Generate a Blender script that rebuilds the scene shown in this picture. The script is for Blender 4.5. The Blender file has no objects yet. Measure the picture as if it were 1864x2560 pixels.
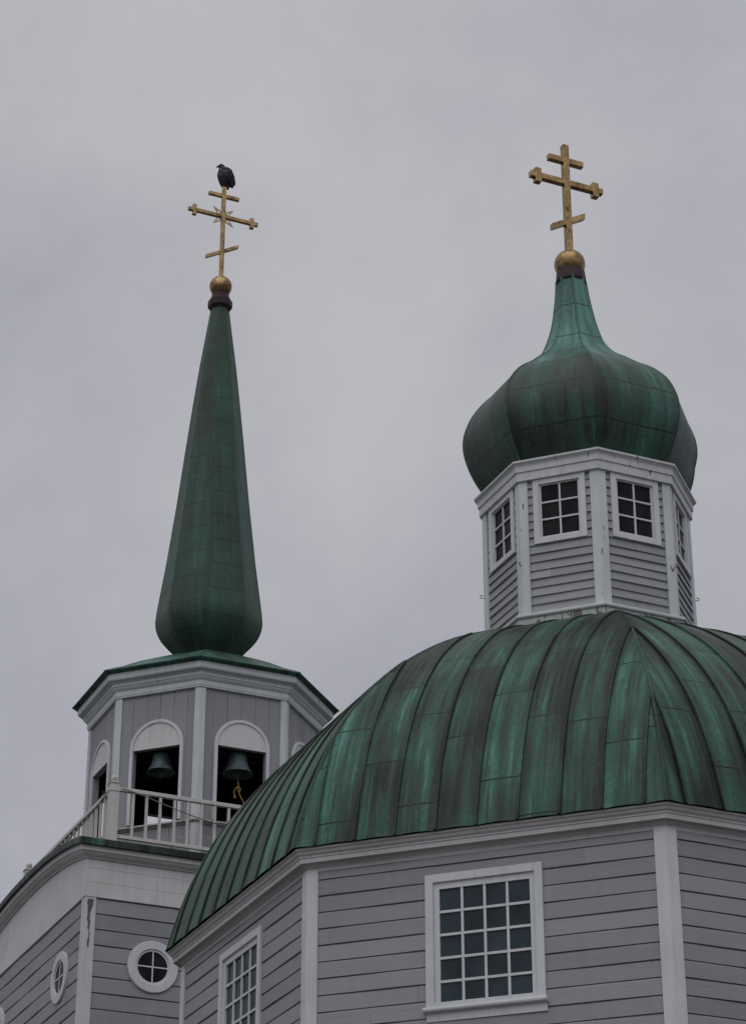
import bpy, math, random
from math import sin, cos, pi, tan, radians, sqrt, atan2
from mathutils import Vector

random.seed(7)
S = bpy.context.scene
COL = S.collection

# ------------------------------------------------------------------ camera
cd = bpy.data.cameras.new("camera")
cam = bpy.data.objects.new("camera", cd)
COL.objects.link(cam)
cam.location = (0, 0, 1.6)
cam.rotation_euler = (radians(90) + 0.4783, 0, 0.0)
cd.sensor_fit = 'VERTICAL'
cd.sensor_height = 24.0
cd.sensor_width = 24.0
cd.lens = 24.0 * 5902.3 / 2560
cd.clip_start = 0.1
cd.clip_end = 6000
S.camera = cam

# ------------------------------------------------------------------ sky, sun, exposure
SUN_EL, SUN_AZ = radians(58), radians(-14)      # soft bright part of the overcast, behind the camera
W = bpy.data.worlds.new("World")
S.world = W
W.use_nodes = True
wn, wl = W.node_tree.nodes, W.node_tree.links
wn.clear()


def wnode(t, **k):
    n = wn.new(t)
    for a, b in k.items():
        setattr(n, a, b)
    return n


wo = wnode('ShaderNodeOutputWorld')
bg = wnode('ShaderNodeBackground')
bg.inputs['Strength'].default_value = 0.1
sky = wnode('ShaderNodeTexSky', sky_type='NISHITA', sun_disc=False)
sky.sun_elevation = SUN_EL
sky.sun_rotation = radians(180) + SUN_AZ
tc = wnode('ShaderNodeTexCoord')
mp = wnode('ShaderNodeMapping')
mp.inputs['Scale'].default_value = (1.0, 1.0, 1.15)
mp.inputs['Location'].default_value = (13.05, -17.53, -16.28)
wl.new(tc.outputs['Generated'], mp.inputs[0])
n1 = wnode('ShaderNodeTexNoise')
n1.inputs['Scale'].default_value = 5.2
n1.inputs['Detail'].default_value = 6.0
n1.inputs['Roughness'].default_value = 0.58
n1.inputs['Distortion'].default_value = 0.25
wl.new(mp.outputs[0], n1.inputs['Vector'])
n2 = wnode('ShaderNodeTexNoise')
n2.inputs['Scale'].default_value = 1.7
n2.inputs['Detail'].default_value = 2.0
wl.new(mp.outputs[0], n2.inputs['Vector'])
sep = wnode('ShaderNodeSeparateXYZ')
wl.new(tc.outputs['Generated'], sep.inputs[0])


def wmath(op, a, b=None, c=None):
    n = wnode('ShaderNodeMath', operation=op)
    for i, v in enumerate((a, b, c)):
        if v is None:
            continue
        if isinstance(v, (int, float)):
            n.inputs[i].default_value = v
        else:
            wl.new(v, n.inputs[i])
    return n.outputs[0]


# elevation of the cloud deck: darker towards the horizon, brighter overhead
el = wmath('MULTIPLY_ADD', sep.outputs['Z'], 0.62, 0.13)
a = wmath('MULTIPLY_ADD', n1.outputs['Fac'], 0.72, -0.36)
b = wmath('MULTIPLY_ADD', n2.outputs['Fac'], 0.5, -0.25)
xx = wmath('MULTIPLY_ADD', sep.outputs['X'], -0.05, 0.05)
t0 = wmath('ADD', wmath('ADD', el, a), wmath('ADD', b, xx))
cr = wnode('ShaderNodeValToRGB')
cr.color_ramp.interpolation = 'B_SPLINE'
e = cr.color_ramp.elements
e[0].position, e[0].color = 0.0, (.235, .245, .28, 1)
e[1].position, e[1].color = 1.0, (.62, .61, .62, 1)
for p_, c_ in ((0.25, (.31, .314, .36, 1)), (0.42, (.405, .405, .456, 1)), (0.62, (.50, .498, .53, 1))):
    q_ = e.new(p_)
    q_.color = c_
wl.new(t0, cr.inputs['Fac'])
mxs = wnode('ShaderNodeMixRGB')
mxs.inputs['Fac'].default_value = 0.96
wl.new(sky.outputs[0], mxs.inputs['Color1'])
vs = wnode('ShaderNodeVectorMath', operation='SCALE')
bk_ = wmath('MAXIMUM', wmath('MULTIPLY', sep.outputs['Y'], -1.0), 0.0)
wl.new(wmath('MULTIPLY_ADD', bk_, 5.8, 9.65), vs.inputs['Scale'])   # the cloud is thinner and brighter behind the camera
wl.new(cr.outputs[0], vs.inputs[0])
wl.new(vs.outputs[0], mxs.inputs['Color2'])
wl.new(mxs.outputs[0], bg.inputs['Color'])
wl.new(bg.outputs[0], wo.inputs['Surface'])

sd = bpy.data.lights.new("sun", 'SUN')
sd.energy = 0.72
sd.angle = radians(70)
sd.color = (1.0, 0.985, 0.96)
sun = bpy.data.objects.new("sun", sd)
COL.objects.link(sun)
# light travels from behind the camera (sun in the -Y half of the sky)
sv = Vector((sin(SUN_AZ) * cos(SUN_EL), -cos(SUN_AZ) * cos(SUN_EL), sin(SUN_EL)))
sun.rotation_euler = (-sv).to_track_quat('-Z', 'Y').to_euler()
sun.location = (0, -30, 60)

S.view_settings.view_transform = 'Standard'
S.view_settings.look = 'None'
S.view_settings.exposure = 0.0
S.view_settings.gamma = 1.0
S.cycles.max_bounces = 6


# ------------------------------------------------------------------ material helpers
class NT:
    def __init__(s, name):
        s.m = bpy.data.materials.new(name)
        s.m.use_nodes = True
        s.n, s.l = s.m.node_tree.nodes, s.m.node_tree.links
        s.p = s.n['Principled BSDF']

    def new(s, t, **k):
        n = s.n.new(t)
        for a, b in k.items():
            setattr(n, a, b)
        return n

    def put(s, sock, v):
        if isinstance(v, (int, float)):
            sock.default_value = v
        elif isinstance(v, tuple):
            sock.default_value = v if len(v) == len(sock.default_value) else v + (1.0,)
        else:
            s.l.new(v, sock)

    def math(s, op, a, b=None, c=None, clamp=False):
        n = s.new('ShaderNodeMath', operation=op)
        n.use_clamp = clamp
        for i, v in enumerate((a, b, c)):
            if v is not None:
                s.put(n.inputs[i], v)
        return n.outputs[0]

    def comb(s, x, y, z):
        n = s.new('ShaderNodeCombineXYZ')
        for i, v in enumerate((x, y, z)):
            s.put(n.inputs[i], v)
        return n.outputs[0]

    def sep(s, v):
        n = s.new('ShaderNodeSeparateXYZ')
        s.put(n.inputs[0], v)
        return n.outputs

    def noise(s, vec, scale, detail=4.0, rough=0.55, dist=0.0):
        n = s.new('ShaderNodeTexNoise')
        s.put(n.inputs['Vector'], vec)
        n.inputs['Scale'].default_value = scale
        n.inputs['Detail'].default_value = detail
        n.inputs['Roughness'].default_value = rough
        n.inputs['Distortion'].default_value = dist
        return n.outputs['Fac']

    def white(s, vec):
        n = s.new('ShaderNodeTexWhiteNoise', noise_dimensions='3D')
        s.put(n.inputs['Vector'], vec)
        return n.outputs['Value']

    def ramp(s, f, stops, interp='LINEAR'):
        n = s.new('ShaderNodeValToRGB')
        n.color_ramp.interpolation = interp
        el = n.color_ramp.elements
        el[0].position, el[1].position = stops[0][0], stops[-1][0]
        el[0].color = tuple(stops[0][1]) + (1,)
        el[1].color = tuple(stops[-1][1]) + (1,)
        for p, c in stops[1:-1]:
            q = el.new(p)
            q.color = tuple(c) + (1,)
        s.put(n.inputs['Fac'], f)
        return n.outputs['Color']

    def mix(s, f, a, b, mode='MIX'):
        n = s.new('ShaderNodeMixRGB', blend_type=mode)
        s.put(n.inputs['Fac'], f)
        s.put(n.inputs['Color1'], a)
        s.put(n.inputs['Color2'], b)
        return n.outputs['Color']

    def smooth(s, v, lo, hi):
        n = s.new('ShaderNodeMapRange', interpolation_type='SMOOTHSTEP')
        s.put(n.inputs['Value'], v)
        n.inputs['From Min'].default_value = lo
        n.inputs['From Max'].default_value = hi
        return n.outputs[0]

    def bump(s, h, strength=0.3, dist=0.02, normal=None):
        n = s.new('ShaderNodeBump')
        n.inputs['Strength'].default_value = strength
        n.inputs['Distance'].default_value = dist
        s.put(n.inputs['Height'], h)
        if normal is not None:
            s.l.new(normal, n.inputs['Normal'])
        return n.outputs[0]

    def coords(s):
        return s.new('ShaderNodeTexCoord').outputs['Object']

    def uv(s):
        return s.new('ShaderNodeTexCoord').outputs['UV']

    def done(s, color, rough=0.6, spec=0.4, metal=0.0, normal=None):
        s.put(s.p.inputs['Base Color'], color)
        s.put(s.p.inputs['Roughness'], rough)
        s.put(s.p.inputs['Specular IOR Level'], spec)
        s.put(s.p.inputs['Metallic'], metal)
        if normal is not None:
            s.l.new(normal, s.p.inputs['Normal'])
        return s.m


def mat_white(name, base=(0.60, 0.61, 0.625), peel=0.0, zlo=None, zhi=None, line=False):
    t = NT(name)
    o = t.coords()
    x, y, z = t.sep(o)
    big = t.noise(o, 0.9, 3)
    streak = t.noise(t.comb(t.math('MULTIPLY', x, 9), t.math('MULTIPLY', y, 9), t.math('MULTIPLY', z, 0.7)), 1.0, 4)
    fine = t.noise(o, 22, 3)
    d = t.math('MULTIPLY_ADD', big, 0.5, t.math('MULTIPLY', streak, 0.5))
    c = t.ramp(d, [(0.28, tuple(v * k for v, k in zip(base, (0.80, 0.815, 0.80)))), (0.55, base), (0.75, tuple(min(1, v * 1.06) for v in base))])
    # grime speckle
    c = t.mix(t.math('MULTIPLY', t.smooth(fine, 0.60, 0.72), 0.22), c, (0.25, 0.26, 0.24))
    if peel > 0:
        pn = t.noise(t.comb(t.math('MULTIPLY', x, 7), t.math('MULTIPLY', y, 7), t.math('MULTIPLY', z, 2.2)), 1.0, 5, 0.6, 0.4)
        msk = t.smooth(pn, 0.70 - peel * 0.2, 0.715 - peel * 0.2)
        if zlo is not None:
            msk = t.math('MULTIPLY', msk, t.math('MULTIPLY', t.smooth(z, zlo, zlo + 0.25), t.math('SUBTRACT', 1.0, t.smooth(z, zhi - 0.25, zhi))))
        c = t.mix(msk, c, t.mix(fine, (0.10, 0.085, 0.075), (0.24, 0.20, 0.17)))
    return t.done(c, 0.55, 0.3, 0, t.bump(t.math('ADD', fine, streak), 0.12, 0.01))


def mat_siding(name, exposure, zref, base=(0.282, 0.287, 0.298), board_len=6.5):
    t = NT(name)
    o = t.coords()
    x, y, z = t.sep(o)
    row = t.math('FLOOR', t.math('DIVIDE', t.math('SUBTRACT', z, zref), exposure))
    uv = t.sep(t.uv())
    along = uv[0]
    bl = t.math('FLOOR', t.math('DIVIDE', t.math('ADD', along, t.math('MULTIPLY', t.white(t.comb(row, 3.3, 1.1)), board_len)), board_len))
    rnd = t.white(t.comb(row, bl, 7.7))
    grain = t.noise(t.comb(t.math('MULTIPLY', along, 1.2), t.math('MULTIPLY', z, 28), t.math('MULTIPLY', row, 5.1)), 1.0, 5, 0.6)
    big = t.noise(o, 0.7, 3)
    fine = t.noise(o, 30, 2)
    f = t.math('ADD', t.math('MULTIPLY_ADD', rnd, 0.38, t.math('MULTIPLY', grain, 0.40)), t.math('MULTIPLY_ADD', t.noise(t.comb(t.math('MULTIPLY', along, 6), t.math('MULTIPLY', z, 0.45), 2.0), 1.0, 4), 0.30, t.math('MULTIPLY_ADD', big, 0.3, -0.18)))
    c = t.ramp(f, [(0.25, tuple(v * 0.83 for v in base)), (0.5, base), (0.75, (base[0] * 1.13, base[1] * 1.12, base[2] * 1.09))])
    # butt joints between board lengths
    fr = t.math('FRACT', t.math('DIVIDE', t.math('ADD', along, t.math('MULTIPLY', t.white(t.comb(row, 3.3, 1.1)), board_len)), board_len))
    jt = t.math('LESS_THAN', t.math('MULTIPLY', fr, board_len), 0.012)
    c = t.mix(t.math('MULTIPLY', jt, 0.4), c, (0.10, 0.10, 0.105))
    # small scuffs where paint is thin
    sc = t.noise(t.comb(t.math('MULTIPLY', along, 2.5), t.math('MULTIPLY', z, 17), row), 1.0, 5, 0.7)
    c = t.mix(t.math('MULTIPLY', t.smooth(sc, 0.70, 0.76), 0.5), c, (0.15, 0.145, 0.15))
    n = t.bump(t.math('ADD', grain, fine), 0.15, 0.008)
    return t.done(c, 0.55, 0.35, 0, n)


def mat_planks(name):
    t = NT(name)
    o = t.coords()
    uv = t.sep(t.uv())
    u = uv[0]
    wob = t.math('MULTIPLY_ADD', t.noise(t.comb(t.math('MULTIPLY', t.math('FLOOR', t.math('MULTIPLY', u, 2.6)), 3.7), 0.0, 0.0), 1.0, 0), 0.9, 0)
    uu = t.math('ADD', t.math('MULTIPLY', u, 2.6), 0.12)
    cu = t.math('FLOOR', uu)
    fr = t.math('FRACT', uu)
    rnd = t.white(t.comb(cu, 0.5, 0.5))
    line = t.math('LESS_THAN', fr, t.math('MULTIPLY_ADD', rnd, 0.035, 0.022))
    z = t.sep(o)[2]
    grain = t.noise(t.comb(t.math('MULTIPLY', u, 24), t.math('MULTIPLY', z, 0.8), cu), 1.0, 4)
    big = t.noise(o, 0.9, 3)
    f = t.math('ADD', t.math('MULTIPLY_ADD', rnd, 0.3, t.math('MULTIPLY', grain, 0.3)), t.math('MULTIPLY', big, 0.4))
    b = (0.268, 0.273, 0.287)
    c = t.ramp(f, [(0.25, tuple(v * 0.85 for v in b)), (0.5, b), (0.75, tuple(v * 1.1 for v in b))])
    brk = t.smooth(t.noise(t.comb(t.math('MULTIPLY', cu, 4.1), t.math('MULTIPLY', z, 0.9), 0.0), 1.0, 2), 0.38, 0.55)
    c = t.mix(t.math('MULTIPLY', line, t.math('MULTIPLY_ADD', brk, 0.6, 0.15)), c, (0.06, 0.06, 0.065))
    n = t.bump(t.math('SUBTRACT', grain, line), 0.2, 0.01)
    return t.done(c, 0.55, 0.3, 0, n)


def mat_copper(name, s=1.0, h=2.0, stagger=1.0, off=0.0, tone=0.0, pid_w=0.42, light_hi=None, green=0.0, joint=0.85, dark_lo=None, st_amt=1.0, faces=(), grey=0.0, spec=0.2):
    """patinated sheet copper; UV.x runs across the strips, UV.y along them (metres)"""
    t = NT(name)
    o = t.coords()
    ox, oy, oz = t.sep(o)
    uv = t.sep(t.uv())
    u = t.math('DIVIDE', uv[0], s)
    cu = t.math('FLOOR', u)
    fu = t.math('FRACT', u)
    st = t.white(t.comb(cu, 1.5, 2.5))
    v = t.math('ADD', t.math('DIVIDE', t.math('ADD', uv[1], off), h), t.math('MULTIPLY', st, stagger))
    cv = t.math('FLOOR', v)
    fv = t.math('FRACT', v)
    pid = t.white(t.comb(cu, cv, 4.5))
    pst = t.white(t.comb(cu, 9.5, 8.5))
    streak = t.noise(t.comb(t.math('MULTIPLY', uv[0], 7.0), t.math('MULTIPLY', uv[1], 0.42), t.math('MULTIPLY', cu, 3.7)), 1.0, 5, 0.62)
    wide = t.noise(t.comb(t.math('MULTIPLY', uv[0], 2.2), t.math('MULTIPLY', uv[1], 0.30), t.math('MULTIPLY', cu, 1.9)), 1.0, 2, 0.5)
    blot = t.noise(o, 1.1, 4, 0.6)
    fine = t.noise(o, 16, 4, 0.65)
    f = t.math('MULTIPLY', pid, pid_w * 0.55)
    f = t.math('MULTIPLY_ADD', pst, pid_w * 0.45, f)
    f = t.math('MULTIPLY_ADD', t.math('SUBTRACT', streak, 0.5), 1.2 * st_amt, f)
    f = t.math('MULTIPLY_ADD', t.math('SUBTRACT', wide, 0.5), 1.5 * st_amt, f)
    f = t.math('MULTIPLY_ADD', t.math('SUBTRACT', blot, 0.5), 0.55, f)
    f = t.math('MULTIPLY_ADD', t.math('SUBTRACT', fine, 0.5), 0.6, f)
    f = t.math('ADD', f, 0.30 + tone - pid_w * 0.45)
    runs = t.noise(t.comb(t.math('MULTIPLY', uv[0], 17.0), t.math('MULTIPLY', uv[1], 0.55), t.math('MULTIPLY', cu, 2.3)), 1.0, 3, 0.5)
    gate = t.smooth(t.noise(t.comb(t.math('MULTIPLY', uv[0], 1.6), t.math('MULTIPLY', uv[1], 0.8), cu), 1.0, 2), 0.42, 0.6)
    f = t.math('MULTIPLY_ADD', t.math('MULTIPLY', t.smooth(runs, 0.54, 0.62), gate), 0.22 * st_amt, f)
    f = t.math('MULTIPLY_ADD', t.smooth(runs, 0.45, 0.36), -0.20 * st_amt, f)
    for fid, dv, *ep in faces:  # tone per face; on onion and spire it paints in facet shading and sheen
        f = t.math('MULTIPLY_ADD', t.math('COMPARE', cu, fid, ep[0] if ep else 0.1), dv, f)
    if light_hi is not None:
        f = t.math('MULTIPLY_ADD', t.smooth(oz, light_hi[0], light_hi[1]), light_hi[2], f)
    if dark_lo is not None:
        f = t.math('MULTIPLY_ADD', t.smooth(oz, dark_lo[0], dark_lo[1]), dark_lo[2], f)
    # run-off grime that collects along one side of every seam
    edge = t.smooth(fu, 0.72, 1.0)
    f = t.math('MULTIPLY_ADD', t.math('MULTIPLY', edge, t.math('MULTIPLY_ADD', streak, 0.7, 0.1)), -0.50, f)
    dk, ty, lt, tl = (0.031, 0.044, 0.031), (0.030, 0.078, 0.056), (0.048, 0.126, 0.098), (0.10, 0.25, 0.215)
    if green:
        ty, lt = (0.029, 0.079, 0.052), (0.046, 0.128, 0.090)
    c = t.ramp(f, [(0.0, (0.012, 0.020, 0.016)), (0.22, dk), (0.42, ty), (0.66, lt), (0.98, tl)])
    # brownish bare patches
    br = t.math('MULTIPLY', t.smooth(t.noise(o, 0.8, 4, 0.6), 0.52, 0.68), t.smooth(pid, 0.35, 0.65))
    c = t.mix(t.math('MULTIPLY', br, 0.30), c, (0.036, 0.036, 0.029))
    jw = t.math('LESS_THAN', t.math('MULTIPLY', fv, h), 0.028)
    c = t.mix(t.math('MULTIPLY', jw, joint), c, (0.010, 0.016, 0.014))
    hgt = t.math('MULTIPLY_ADD', fv, 0.6, t.math('MULTIPLY_ADD', blot, 0.9, t.math('MULTIPLY', streak, 0.15)))
    n = t.bump(hgt, 0.22, 0.05)
    n = t.bump(fine, 0.08, 0.01, n)
    rg = t.math('MULTIPLY_ADD', fine, 0.25, 0.34)
    if grey:
        c = t.mix(grey, c, t.mix(fine, (0.034, 0.043, 0.038), (0.072, 0.085, 0.077)))
    return t.done(c, rg, spec, 0, n)


def mat_gilt(name):
    t = NT(name)
    o = t.coords()
    a = t.noise(o, 3.2, 5, 0.6)
    bn = t.noise(o, 11, 4, 0.65, 0.5)
    c = t.ramp(t.math('MULTIPLY_ADD', a, 0.55, t.math('MULTIPLY', bn, 0.45)),
               [(0.34, (0.05, 0.034, 0.024)), (0.43, (0.22, 0.145, 0.07)), (0.56, (0.40, 0.275, 0.125)), (0.74, (0.62, 0.48, 0.28))])
    return t.done(c, t.math('MULTIPLY_ADD', bn, 0.4, 0.10), 0.5, 0.9, t.bump(bn, 0.3, 0.012))


def mat_plain(name, col, rough=0.6, spec=0.3, var=0.25, scale=6.0, metal=0.0):
    t = NT(name)
    o = t.coords()
    a = t.noise(o, scale, 4)
    c = t.ramp(a, [(0.3, tuple(v * (1 - var) for v in col)), (0.7, tuple(min(1, v * (1 + var)) for v in col))])
    return t.done(c, rough, spec, metal, t.bump(a, 0.1, 0.01))


def mat_glass(name, col=(0.018, 0.027, 0.031), spec=0.22, alpha=1.0):
    t = NT(name)
    o = t.coords()
    a = t.noise(o, 2.3, 3)
    d = t.noise(o, 40, 3)
    c = t.ramp(a, [(0.3, col), (0.7, tuple(v * 2.0 + 0.006 for v in col))])
    c = t.mix(t.math('MULTIPLY', t.smooth(d, 0.62, 0.72), 0.2), c, (0.09, 0.09, 0.1))
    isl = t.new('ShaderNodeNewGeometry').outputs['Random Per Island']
    c = t.mix(1.0, c, t.ramp(isl, [(0.0, (0.8, 0.8, 0.8)), (1.0, (1.35, 1.35, 1.35))]), 'MULTIPLY')  # brightness per pane painted in for uneven sky reflections
    m = t.done(c, 0.06, spec, 0, t.bump(a, 0.03, 0.05))
    t.p.inputs['Alpha'].default_value = alpha
    return m


def mat_feather(name):
    t = NT(name)
    o = t.coords()
    x, y, z = t.sep(o)
    a = t.noise(t.comb(t.math('MULTIPLY', x, 1.0), y, t.math('MULTIPLY', z, 0.6)), 22, 4, 0.6)
    b2 = t.noise(o, 7, 3)
    f = t.math('MULTIPLY', t.smooth(a, 0.48, 0.64), t.math('MULTIPLY', t.math('MULTIPLY', t.smooth(z, 0.26, 0.5), t.math('SUBTRACT', 1.0, t.smooth(z, 0.62, 0.72))), t.smooth(b2, 0.33, 0.52)))
    c = t.mix(f, t.mix(b2, (0.010, 0.012, 0.016), (0.030, 0.024, 0.025)), (0.24, 0.205, 0.195))
    return t.done(c, 0.7, 0.25, 0, t.bump(a, 0.3, 0.02))


M = {}
M['white'] = mat_white('white_paint')
M['white_weathered'] = mat_white('white_paint_weathered', (0.46, 0.48, 0.47), 0.85)
M['white_cornice'] = mat_white('white_paint_cornice', (0.52, 0.50, 0.495), 0.0)
M['tower_board'] = mat_white('white_corner_paint', (0.56, 0.565, 0.575), 0.05)


def mat_peeled():
    m = mat_white('white_paint_peeled_board', (0.56, 0.565, 0.575), 0.05)
    t = NT.__new__(NT)
    t.m, t.n, t.l = m, m.node_tree.nodes, m.node_tree.links
    t.p = t.n['Principled BSDF']
    o = t.coords()
    x, y, z = t.sep(o)
    tt = t.math('ADD', t.math('MULTIPLY', x, cos(radians(22.5))), t.math('MULTIPLY', y, sin(radians(22.5))))
    nz = t.noise(t.comb(t.math('MULTIPLY', x, 9), t.math('MULTIPLY', y, 9), t.math('MULTIPLY', z, 2.4)), 1.0, 5, 0.6)
    n2 = t.noise(t.comb(0.0, 0.0, t.math('MULTIPLY', z, 2.0)), 1.0, 3)
    cx = t.math('MULTIPLY_ADD', n2, 0.10, -4.335)
    d = t.math('ABSOLUTE', t.math('SUBTRACT', tt, cx))
    wd = t.math('MULTIPLY_ADD', t.math('SUBTRACT', z, 17.95), 0.055, 0.012)
    d = t.math('ADD', t.math('SUBTRACT', d, wd), t.math('MULTIPLY_ADD', nz, 0.16, -0.075))
    msk = t.math('LESS_THAN', d, 0.0)
    msk = t.math('MULTIPLY', msk, t.math('MULTIPLY', t.math('GREATER_THAN', z, 17.9), t.math('LESS_THAN', z, 19.07)))
    prev = t.p.inputs['Base Color'].links[0].from_socket
    t.put(t.p.inputs['Base Color'], t.mix(msk, prev, t.mix(nz, (0.075, 0.06, 0.055), (0.17, 0.14, 0.125))))
    return m


M['white_peel_corner'] = mat_peeled()
M['white_aqua'] = mat_white('white_paint_greenish', (0.565, 0.59, 0.595), 0.12)
M['rail_white'] = mat_white('rail_paint', (0.58, 0.545, 0.52), 0.0)
M['panel_white'] = mat_white('panel_paint', (0.60, 0.59, 0.585), 0.0)
M['siding_drum'] = mat_siding('grey_drop_siding', 0.2575, 13.218)
M['siding_lantern'] = mat_siding('grey_clapboard', 0.1695, 20.871, (0.295, 0.30, 0.306), 5)
M['siding_tower'] = mat_siding('grey_wide_siding', 0.3765, 18.755, (0.275, 0.282, 0.298), 9.0)
M['planks'] = mat_planks('grey_vertical_planks')
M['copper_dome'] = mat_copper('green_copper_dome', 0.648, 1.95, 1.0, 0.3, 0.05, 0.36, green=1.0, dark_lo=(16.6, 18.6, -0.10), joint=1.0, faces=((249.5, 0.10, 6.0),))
M['copper_onion'] = mat_copper('green_copper_onion', 1.0, 0.86, 0.0, 0.10, 0.04, 0.12, light_hi=(24.6, 25.9, 0.42), joint=0.95, st_amt=0.85, spec=0.3, faces=((100, 0.07), (107, -0.02), (106, 0.05)))  # face tones put the light difference between facets into the colour
M['copper_spire'] = mat_copper('green_copper_spire', 1.0, 0.80, 1.0, 0.0, 0.05, 0.08, green=1.0, joint=0.8, light_hi=(27.8, 29.3, 0.05), st_amt=0.4, grey=0.25, faces=((300, 0.05), (301, 0.10), (306, 0.10)))  # lighter face tones paint in the sheen on the side facets
M['copper_roof'] = mat_copper('green_copper_sheet', 0.9, 30.0, 1.0, 0.0, 0.18, 0.2, joint=0.0)
M['copper_edge'] = mat_copper('green_copper_edge', 1.1, 30.0, 1.0, 0.0, -0.10, 0.3, joint=0.0)
M['gilt'] = mat_gilt('worn_gilding')
M['collar'] = mat_plain('dark_maroon_metal', (0.036, 0.019, 0.024), 0.55, 0.2)
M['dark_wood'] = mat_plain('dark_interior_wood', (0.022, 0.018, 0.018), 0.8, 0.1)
M['bell'] = mat_plain('green_bronze', (0.062, 0.096, 0.098), 0.5, 0.5, 0.35, 5.0)
M['rope'] = mat_plain('yellow_rope', (0.40, 0.23, 0.06), 0.8, 0.1)
M['cable'] = mat_plain('grey_cable', (0.18, 0.15, 0.14), 0.6, 0.3)
M['iron'] = mat_plain('rusty_iron', (0.10, 0.085, 0.08), 0.6, 0.4)
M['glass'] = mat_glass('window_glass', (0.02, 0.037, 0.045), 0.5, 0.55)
M['plaster'] = mat_plain('dim_plaster', (0.20, 0.23, 0.22), 0.8, 0.1, 0.15, 3.0)
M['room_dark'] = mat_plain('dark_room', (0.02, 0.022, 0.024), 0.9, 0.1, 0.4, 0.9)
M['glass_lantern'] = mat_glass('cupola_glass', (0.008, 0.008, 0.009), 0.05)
M['star'] = mat_plain('tarnished_gilt_tin', (0.36, 0.26, 0.13), 0.35, 0.5, 0.3, 8.0, 0.7)
M['feather'] = mat_feather('dark_feathers')
M['beak'] = mat_plain('dark_beak', (0.035, 0.035, 0.035), 0.5, 0.4)
M['skin_yellow'] = mat_plain('yellow_foot', (0.30, 0.20, 0.05), 0.6, 0.3)
M['ground'] = mat_plain('wet_asphalt', (0.10, 0.098, 0.093), 0.7, 0.3, 0.3, 0.6)
M['roof_grey'] = mat_plain('dark_roofing', (0.06, 0.065, 0.06), 0.7, 0.3, 0.3, 0.8)


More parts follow.
